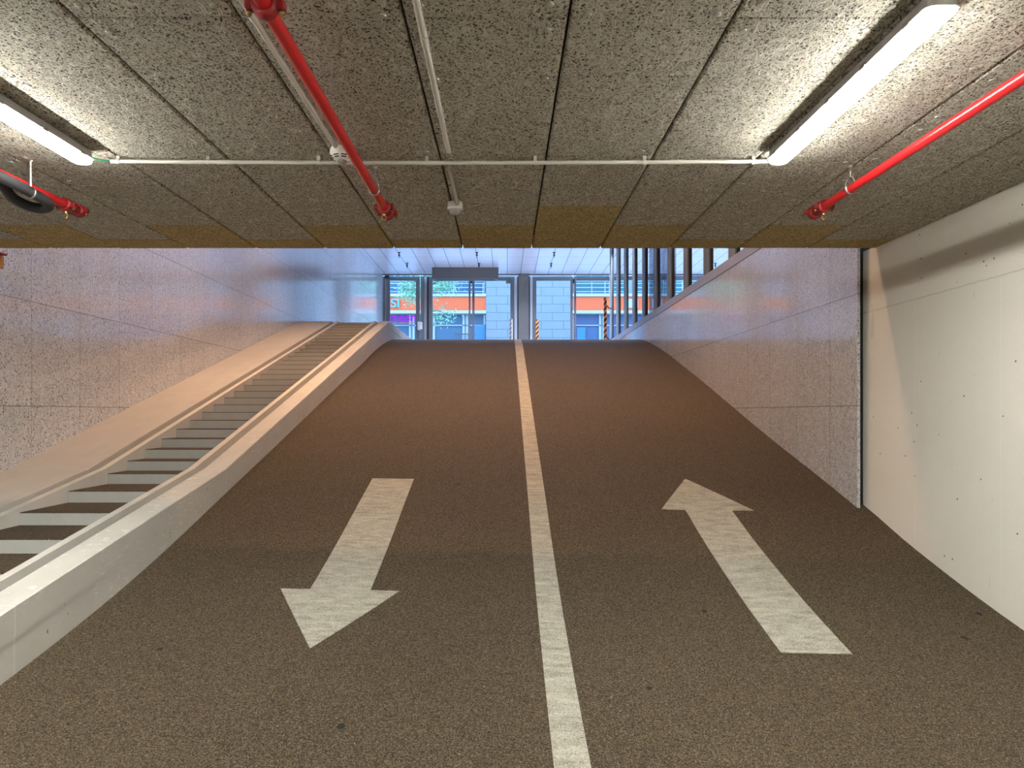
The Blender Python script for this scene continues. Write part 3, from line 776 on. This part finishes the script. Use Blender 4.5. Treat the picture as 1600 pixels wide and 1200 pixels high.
def win(x0, x1, z0, z1, nx, nz, mat, rails=0):
    mb = MB(); y = YB-.03
    mb.box(x0, x1, y-.06, YB+.01, z0, z1); w_ = mb.build('window', mat, bl)
    mb = MB(); g = .05
    for i in range(nx+1):
        x = x0+(x1-x0)*i/nx; mb.box(x-g/2, x+g/2, y-.1, y-.05, z0, z1)
    for i in range(nz+1):
        z = z0+(z1-z0)*i/nz; mb.box(x0, x1, y-.1, y-.05, z-g/2, z+g/2)
    q = mb.build('window_frame', M['mullion'], w_); q.location = (0, 0, 0)
    if rails:
        mb = MB()
        for i in range(rails): 
            z = z0+.08+.22*i; mb.tube([(x0, YB-.42, z), (x1, YB-.42, z)], .025, 6)
        for i in range(int((x1-x0)/1.6)+1):
            mb.box(x0+i*1.6, x0+i*1.6+.04, YB-.44, YB-.40, z0-.1, z0+.08+.22*(rails-1))
        q = mb.build('railing', M['mullion'], w_); q.location = (0, 0, 0)
z0, z1 = bz(460), bz(437)
for a, b in ((-16, -12.4), (-12.1, -8.6), (-8.3, -4.7), (-4.4, bx(757))): win(a, b, z0, z1+.6, 4, 2, M['pane'], 3)
for a, b in ((bx(897), 6.6), (6.9, 9.6), (10, 13.5), (14, 18)): win(a, b, z0, z1+.6, 3, 2, M['pane2'], 5)
for a, b in ((-16, -11), (-11, -6.4), (-6.3, -5.1), (-5.0, -4.0), (-3.9, -2.2), (-2.1, bx(758.5)), (bx(893), 5.2), (5.3, 8.4), (8.5, 13)):
    mb = MB(); mb.box(a, b, YB-.03, YB+.01, 3.55, bz(492)); f = mb.build('shop_window', M['pane'] if a < 3 else M['shopdark'], bl)
    mb = MB(); mb.box(a, b, YB-.12, YB-.03, bz(509.5), bz(508)); mb.box(a, a+.1, YB-.12, YB-.03, 3.55, bz(492)); mb.box(b-.1, b, YB-.12, YB-.03, 3.55, bz(492))
    q = mb.build('shop_frame', M['mullion'], f); q.location = (0, 0, 0)
mb = MB(); mb.box(bx(741), bx(758), YB-.2, YB-.13, 3.55, bz(509)); mb.box(bx(901), bx(914), YB-.2, YB-.13, 3.55, bz(512)); mb.build('blue_panel', M['bluebox'], bl)
def text(body, x0, x1, z0, z1, y, mat, name, parent, depth=.05, bold=0.0):
    cu = bpy.data.curves.new(name, 'FONT'); cu.body = body; cu.extrude = .02; cu.offset = bold; cu.size = 1
    o = bpy.data.objects.new(name, cu); C.objects.link(o)
    dg = bpy.context.evaluated_depsgraph_get(); me = bpy.data.meshes.new_from_object(o.evaluated_get(dg)); C.objects.unlink(o); bpy.data.objects.remove(o)
    xs = [v.co.x for v in me.vertices]; ys_ = [v.co.y for v in me.vertices]
    sx = (x1-x0)/(max(xs)-min(xs)); sz = (z1-z0)/(max(ys_)-min(ys_))
    for v in me.vertices:
        a = x0+(v.co.x-min(xs))*sx; b = z0+(v.co.y-min(ys_))*sz; v.co = (a, y-depth-v.co.z*1.5, b)
    me.materials.clear(); me.materials.append(mat)
    q = bpy.data.objects.new(name, me); C.objects.link(q); q.parent = parent; q.location = -Vector(parent.location); return q
text('SI', bx(612.5), bx(626), bz(482.5), bz(468.5), YB-.4, M['letter'], 'lettering', bl, bold=.03)
text('mesn', bx(611), bx(652), bz(504), bz(495), YB-.3, M['neon'], 'lit_lettering', bl, depth=.3, bold=.015)
text('HOESS C', bx(613), bx(650), bz(508), bz(505.6), YB-.3, M['neon2'], 'lit_lettering', bl, depth=.3)
# tree in the street
tr = empty('street_tree', (-3.62, 33.5, 3.5), 'pale green street tree outside the left doors', 'tree')
mb = MB(); mb.tube([(-3.62, 33.5, 3.5), (-3.6, 33.5, 5.2), (-3.66, 33.45, 6.2), (-3.6, 33.5, 7.6), (-3.75, 33.5, 9.2)], [.10, .085, .07, .05, .03], 10)
br = []
for i in range(16):
    a = random.uniform(0, 2*PI); z = random.uniform(5.9, 8.6); l = random.uniform(.9, 1.9)
    p0 = Vector((-3.62, 33.5, z)); p1 = p0+Vector((math.cos(a)*l, math.sin(a)*l, random.uniform(.0, .7)-.1)); pm = (p0+p1)/2+Vector((0, 0, .12)); br.append((p0, pm, p1))
    mb.tube([p0, pm, p1], [.03, .02, .008], 6)
mb.build('trunk', M['bark'], tr)
mb = MB()
for p0, pm, p1 in br:
    for k in range(150):
        t_ = random.uniform(.3, 1.1); c = p0.lerp(p1, t_)+Vector((random.gauss(0, .26), random.gauss(0, .26), random.gauss(0, .24)-.1))
        d = Vector((random.gauss(0, 1), random.gauss(0, 1), random.gauss(0, 1))).normalized(); e = d.orthogonal().normalized(); s = random.uniform(.05, .10)
        mb.add([c-d*s, c+e*s*.5, c+d*s, c-e*s*.5], [(0, 1, 2, 3)])
mb.build('foliage', M['leaf'], tr)
# street railing seen low in the paired doors
t = empty('street_railing', (-2.3, 38.5, 3.5), 'low dark railing on the far pavement', 'railing')
mb = MB(); 
for i in range(12): mb.box(-2.62+i*.09, -2.62+i*.09+.03, 38.5, 38.53, 3.5, 5.75)
mb.build('bars', M['box'], t)
mb = MB(); mb.box(-2.66, -1.55, 38.49, 38.54, 5.75, 5.80); mb.build('top_rail', M['box'], t)

# ------------------------------------------------------------------ light
wd = bpy.data.worlds.new('World'); bpy.context.scene.world = wd; wd.use_nodes = True
nt = wd.node_tree; bg = nt.nodes['Background']
n = N(nt); tc = n.node('ShaderNodeTexCoord').outputs['Generated']; z = n.sep(tc)[2]
nt.links.new(n.ramp(n.math('ADD', n.math('MULTIPLY', z, .5), .5), [(0, (.15, .28, .45)), (.5, (.36, .62, 1.0)), (1, (.24, .50, 1.0))]), bg.inputs[0]); bg.inputs[1].default_value = 7.5
def area(name, loc, rot, sx, sy, energy, col, spread=PI):
    l = bpy.data.lights.new(name, 'AREA'); l.shape = 'RECTANGLE'; l.size = sx; l.size_y = sy; l.energy = energy; l.color = col; l.spread = spread
    o = bpy.data.objects.new(name, l); C.objects.link(o); o.location = loc; o.rotation_euler = rot; return o
WARM = (1.0, .61, .37)
area('linear_lamp_and_fill', (-1.2, 7.62, LOB-.03), (0, 0, 0), 6.2, .06, 150, WARM)
area('linear_lamp_and_fill', (-.6, 10.4, LOB-.03), (0, 0, 0), 7.6, .06, 130, WARM, math.radians(92))  # added warm fill out of view, brightens the upper ramp
area('linear_lamp_and_fill', (-.6, 13.6, LOB-.03), (0, 0, 0), 7.6, .06, 130, WARM, math.radians(105))  # second added warm fill, further up the ramp
COOL = (.66, .75, 1.0)
area('lobby_fill', (4.9, 18.8, LOB-.03), (0, 0, 0), 16.5, .12, 520, COOL, math.radians(85))  # three added cool fills out of view, brighten lobby ceiling and far wall
area('lobby_fill', (5.2, 22.3, LOB-.03), (0, 0, 0), 16, .12, 800, COOL, math.radians(110))
area('lobby_fill', (5.2, 24.9, LOB-.03), (0, 0, 0), 16, .12, 900, COOL, math.radians(140))
po = area('daylight_portal', (4.7, FAC-.15, 5.2), (-PI/2, 0, 0), 18.6, 3.2, 1, (1, 1, 1)); po.data.cycles.is_portal = True

# ------------------------------------------------------------------ camera and colour
cd = bpy.data.cameras.new('Camera'); cam = bpy.data.objects.new('Camera', cd); C.objects.link(cam)
cam.location = (0, 0, EYE); cam.rotation_euler = (PI/2, 0, 0)
cd.sensor_width = 36; cd.lens = 36*F/1600; cd.shift_x = 11/1600; cd.shift_y = 45/1600; cd.clip_end = 200
bpy.context.scene.camera = cam
s = bpy.context.scene
s.view_settings.view_transform = 'Standard'; s.view_settings.look = 'None'; s.view_settings.gamma = 1; s.view_settings.exposure = 0
s.cycles.use_denoising = True; s.cycles.max_bounces = 10; s.cycles.diffuse_bounces = 6; s.cycles.glossy_bounces = 4; s.cycles.transparent_max_bounces = 12
s.cycles.sample_clamp_indirect = 6.0
